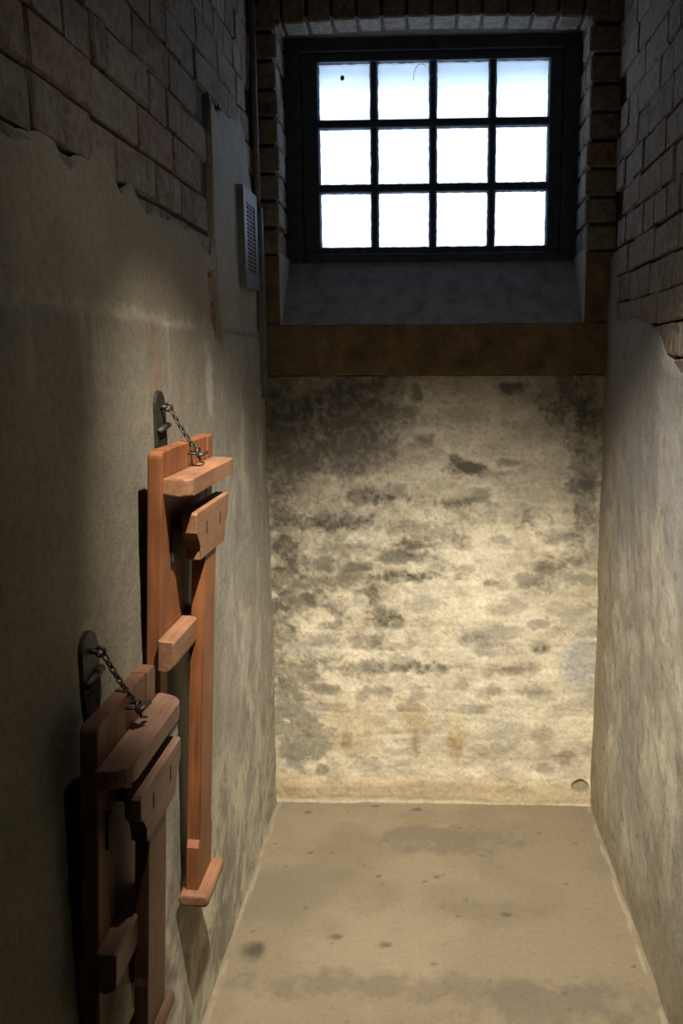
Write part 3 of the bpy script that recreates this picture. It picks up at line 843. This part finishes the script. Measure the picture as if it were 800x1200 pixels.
LEAN = 0.060
def folding_unit(name, p):
    uc, zh = p['uc'], p['zh']
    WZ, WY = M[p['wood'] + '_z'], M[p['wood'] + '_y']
    r = empty(name, (-A_ + .002, uc, zh), (0, LEAN, 0))
    tag(r, p['label'], p['cat'], 'wooden fold-down units on the left wall')
    z = lambda v: v - zh
    hw, top, rail0, rail1 = p['hw'], z(p['top']), z(p['rail0']), z(p['rail1'])
    T = .029
    sw = .055
    # two stiles that run down to the hinge, rounded outer shoulder
    for s in (-1, 1):
        bm = bmesh.new()
        rr = .014
        if s > 0:
            ol = [(hw - sw, .0), (hw, .0)] + arc(hw - rr, top - rr, rr, 0, 90, 4) + [(hw - sw, top)]
        else:
            ol = [(-hw, .0), (-hw + sw, .0), (-hw + sw, top)] + arc(-hw + rr, top - rr, rr, 90, 180, 4)
        prism(bm, ol, 'x', 0, T, .0025, 1)
        bm_obj('stile', bm, WZ, r)
    # boards between the stiles
    n = p['boards']
    wd = (2 * hw - 2 * sw) / n
    for i in range(n):
        y0 = -hw + sw + i * wd
        box_obj('board', .002, T - .0015, y0 + .0008, y0 + wd - .0008, rail0 + .012, top, WZ, r, .0015)
    # shelf ledge with rounded corners
    sh, sx, cr = p['shelf_hw'], p['shelf_x'], p['shelf_r']
    bm = bmesh.new()
    ol = [(T, -sh), ] + arc(sx - cr, -sh + cr, cr, -90, 0, 5) + arc(sx - cr, sh - cr, cr, 0, 90, 5) + [(T, sh)]
    prism(bm, ol, 'z', z(p['shelf_z0']), z(p['shelf_z1']), .003, 2)
    bm_obj('shelf', bm, WY, r)
    # lower cross rail, rounded underside
    bm = bmesh.new()
    rh = p['rail_hw']
    rx0, rx1 = T, T + .033
    ol = [(rx0, rail0), (rx0, rail1), (rx1 - .004, rail1), (rx1, rail1 - .004)] + [(a, b) for a, b in arc(rx1 - .016, rail0 + .016, .016, 0, -90, 5)]
    prism(bm, ol, 'y', -rh, .045, .0025, 1)
    bm_obj('rail', bm, WY, r)
    # hanging cross head of the leg: shouldered outline with coved lower corners
    bh, bz1, bz0 = p['head_hw'], z(p['head_z1']), z(p['head_z0'])
    hx0, hx1 = p['head_x']
    hb = bh - .035
    mid = bz1 - (bz1 - bz0) * .40
    lowz = bz0 + (bz1 - bz0) * .22
    ol = [(-bh + .004, bz1), (-bh, bz1 - .006), (-bh + .002, mid)]
    ol += [(-bh + .008, mid - .006), (-hb - .010, mid - (mid - lowz) * .45), (-hb - .002, lowz + .004), (-hb, lowz), (-hb, bz0 + .003), (-hb + .004, bz0)]
    ol += [(-a, b) for a, b in ol[::-1]]
    bm = bmesh.new()
    prism(bm, ol[::-1], 'x', hx0, hx1, .003, 2)
    head = bm_obj('leg_head', bm, WY, r)
    # through-wedged mortise slots seen as short dark plugs
    for s in (-1, 1):
        box_obj('wedge', hx1 - .006, hx1 + .0012, s * bh * .42 - .0035, s * bh * .42 + .0035, (bz0 + bz1) / 2 - .004, (bz0 + bz1) / 2 + .024, M['iron'], head, .001)
    # leg
    lx0, lx1 = p['leg_x']
    fz1, fz0 = z(p['foot_z1']), z(p['foot_z0'])
    lw, lw2 = p['leg_hw'], p['leg_hw2']
    sh_z = fz1 + .105
    bm = bmesh.new()
    ol = [(-lw, bz0 + .012), (-lw, sh_z + .014), (-lw2, sh_z), (-lw2, fz1 - .002), (lw2, fz1 - .002), (lw2, sh_z), (lw, sh_z + .014), (lw, bz0 + .012)]
    prism(bm, ol, 'x', lx0, lx1, .0025, 1)
    leg = bm_obj('leg', bm, WZ, r)
    # foot board with rounded edges
    fx0, fx1 = p['foot_x']
    fh = p['foot_hw']
    bm = bmesh.new()
    ol = rounded_rect(fx0, fx1, fz0, fz1, .013)
    prism(bm, ol, 'y', -fh, fh, .008, 3)
    bm_obj('foot', bm, WY, r)
    # iron fittings: pivot straps from the boards to the head, hinges at the wall
    for s in (-1, 1):
        yy = s * (bh - .012)
        bm = bmesh.new()
        add_box(bm, T, T + .005, yy - .008, yy + .008, bz0 + .0, bz1 - .035, .001)
        bm_obj('pivot_strap', bm, M['iron'], r)
        box_obj('pivot_arm', T - .002, hx0 + .004, s * .03 - .006, s * .03 + .006, bz0 + .045, bz0 + .065, M['iron'], r, .001)
        ys = s * (hw - sw / 2)
        bm = bmesh.new()
        add_box(bm, -.002, .004, ys - .02, ys + .02, -.07, .0, .001)
        add_tube(bm, [(.006, ys - .024, -.004), (.006, ys + .024, -.004)], .006, 8)
        bm_obj('hinge', bm, M['iron'], r, False)
    # staple on the front that takes the chain hook
    bm = bmesh.new()
    zs = top - .024
    pts = [(T - .004, -.012, zs)] + [(T + .010 + .010 * math.sin(a), -.012 * math.cos(a), zs) for a in np.linspace(0, math.pi, 9)] + [(T - .004, .012, zs)]
    add_tube(bm, pts, .0028, 6)
    bm_obj('staple', bm, M['chain'], r, True)
    return r

def chain_latch(uc, ztop, plate_h, label, n_links=10):
    """oval wall plate with eye, bolt and chain reaching over to the unit's staple"""
    r = empty('chain_latch', (-A_, uc, ztop))
    tag(r, label, 'chain', 'iron wall plates with chains')
    hw = .036
    zc0, zc1 = -.012, plate_h
    bm = bmesh.new()
    ol = arc(0, zc1 - hw, hw, 0, 180, 10) + arc(0, zc0 + .0, hw, 180, 360, 10)
    prism(bm, ol, 'x', -.008, .007, .0015, 1)
    bm_obj('wall_plate', bm, M['iron'], r)
    ez = plate_h - .036
    bm = bmesh.new()
    add_tube(bm, [(.004, 0, ez), (.020, 0, ez)], .005, 8)
    add_tube(bm, [(.024 + .0075 * math.cos(a), .0, ez + .0075 * math.sin(a)) for a in np.linspace(0, 2 * math.pi, 12, endpoint=False)], .0035, 6, True)
    bm_obj('eye', bm, M['chain'], r, True)
    bm = bmesh.new()
    add_tube(bm, [(.010, -.030, .022), (.012, .034, .032)], .0065, 10)
    add_tube(bm, [(.004, .0, .026), (.014, .0, .026)], .005, 6)
    bm_obj('bolt', bm, M['iron'], r, True)
    # chain from the eye down over the top of the unit
    p0 = Vector((.030, 0, ez - .006)); p1 = Vector((.036 + .029 + .018, .0, -.022))
    L = (p1 - p0).length
    ll = L / n_links * 1.45
    bm = bmesh.new()
    hl, w = ll / 2 - .0040, .0042
    pts = [(hl + w * math.cos(a), w * math.sin(a), 0) for a in np.linspace(-math.pi / 2, math.pi / 2, 5)] + [(-hl - w * math.cos(a), -w * math.sin(a), 0) for a in np.linspace(-math.pi / 2, math.pi / 2, 5)]
    add_tube(bm, pts, .0018, 6, True)
    first = bm_obj('link', bm, M['chain'], r, True)
    d = (p1 - p0).normalized()
    for i in range(n_links):
        o = first if i == 0 else first.copy()
        if i: C.objects.link(o); o.parent = r
        t = (i + .5) / n_links
        pos = p0.lerp(p1, t) - Vector((0, 0, .006 * 4 * t * (1 - t)))
        q = Vector((1, 0, 0)).rotation_difference(d)
        o.rotation_mode = 'QUATERNION'
        from mathutils import Quaternion
        o.rotation_quaternion = q @ Quaternion((1, 0, 0), (math.pi / 2 if i % 2 else 0) + .5)
        o.location = pos
    # end ring and toggle lying against the staple
    bm = bmesh.new()
    add_tube(bm, [p1 + Vector((.001, .011 * math.cos(a), .011 * math.sin(a) - .004)) for a in np.linspace(0, 2 * math.pi, 12, endpoint=False)], .0026, 6, True)
    add_tube(bm, [p1 + Vector((.004, -.006, -.010)), p1 + Vector((.012, .026, -.006))], .0045, 8)
    bm_obj('hook', bm, M['chain'], r, True)
    bm = bmesh.new()
    add_tube(bm, [p1 + Vector((.003, .0, -.008)), p1 + Vector((.004, .002, -.024)), p1 + Vector((.010, .012, -.028))], .0024, 6)
    bm_obj('pin', bm, M['chain'], r, True)
    return r

folding_unit('folding_table', dict(wood='wood',
    uc=1.864, zh=.900, hw=.204, top=1.506, boards=2, rail0=1.066, rail1=1.130, rail_hw=.222,
    shelf_hw=.196, shelf_x=.085, shelf_r=.020, shelf_z0=1.419, shelf_z1=1.453,
    head_hw=.143, head_z1=1.378, head_z0=1.270, head_x=(.051, .083),
    leg_x=(.049, .078), leg_hw=.049, leg_hw2=.062, foot_x=(.037, .107), foot_hw=.081, foot_z1=.482, foot_z0=.450,
    label='taller orange-brown fold-down table hanging higher up, farther from the camera', cat='table'))
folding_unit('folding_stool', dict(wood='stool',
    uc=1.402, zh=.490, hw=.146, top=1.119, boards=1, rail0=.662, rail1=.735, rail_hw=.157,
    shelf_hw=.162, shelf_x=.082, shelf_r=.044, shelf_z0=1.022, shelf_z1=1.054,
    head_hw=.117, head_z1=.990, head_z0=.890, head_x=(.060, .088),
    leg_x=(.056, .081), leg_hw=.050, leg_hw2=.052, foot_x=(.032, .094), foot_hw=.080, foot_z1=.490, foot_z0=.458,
    label='lower dull brown fold-down stool nearest the camera, wood toned darker for the shadow at bottom left', cat='stool'))
chain_latch(1.862, 1.506, .108, 'iron wall plate and short chain above the farther, taller fold-down table')
chain_latch(1.400, 1.117, .108, 'iron wall plate and chain above the nearer, lower fold-down stool')

# ------------------------------------------------------------------ VENT, CONDUIT
def make_vent():
    y0, y1, z0, z1 = 2.782, 2.995, 1.905, 2.208
    r = empty('vent_grille', (-A_, (y0 + y1) / 2, z0))
    tag(r, 'grey metal slotted vent cover high on the left wall by the window', 'vent')
    yc = (y0 + y1) / 2; w = (y1 - y0) / 2; h = z1 - z0
    bm = bmesh.new()
    b = .040; bz = .045
    for a in ((-w, -w + b, 0, h), (w - b, w, 0, h), (-w + b, w - b, 0, bz), (-w + b, w - b, h - bz, h)):
        add_box(bm, -.012, .014, a[0], a[1], a[2], a[3])
    bmesh.ops.remove_doubles(bm, verts=bm.verts[:], dist=.0001)
    bm_obj('cover_frame', bm, M['grey_metal'], r)
    box_obj('cavity', -.012, .003, -w + b, w - b, bz, h - bz, M['grille_dark'], r)
    n = 17
    st = (h - 2 * bz) / n
    me = None
    for i in range(n):
        zz = bz + (i + .5) * st
        if me is None:
            s = box_obj('slat', .003, .0115, -w + b, w - b, -st * .27, st * .27, M['grey_metal'], r, .001); me = s.data
        else:
            s = bpy.data.objects.new('slat', me); C.objects.link(s); s.parent = r
        s.location = (0, 0, zz)
    for k in (-.33, .33):
        box_obj('divider', .003, .0125, k * (w - b) - .0035, k * (w - b) + .0035, bz, h - bz, M['grey_metal'], r)
make_vent()

bm = bmesh.new()
add_box(bm, -A_ - .004, -A_ + .020, 3.045, 3.078, 1.545, 2.185, .004, 2)
o = bm_obj('cable_conduit', bm, M['conduit'])
tag(o, 'thin dark vertical conduit in the far left corner beside the vent', 'conduit')
bm = bmesh.new()
add_tube(bm, [(-A_ + .004, 3.062, 2.18), (-A_ + .004, 3.062, 3.0)], .011, 10)
o = bm_obj('pipe', bm, M['conduit'], None, True)
tag(o, 'narrow vertical pipe rising in the far left corner above the conduit', 'pipe')

make_lamp()
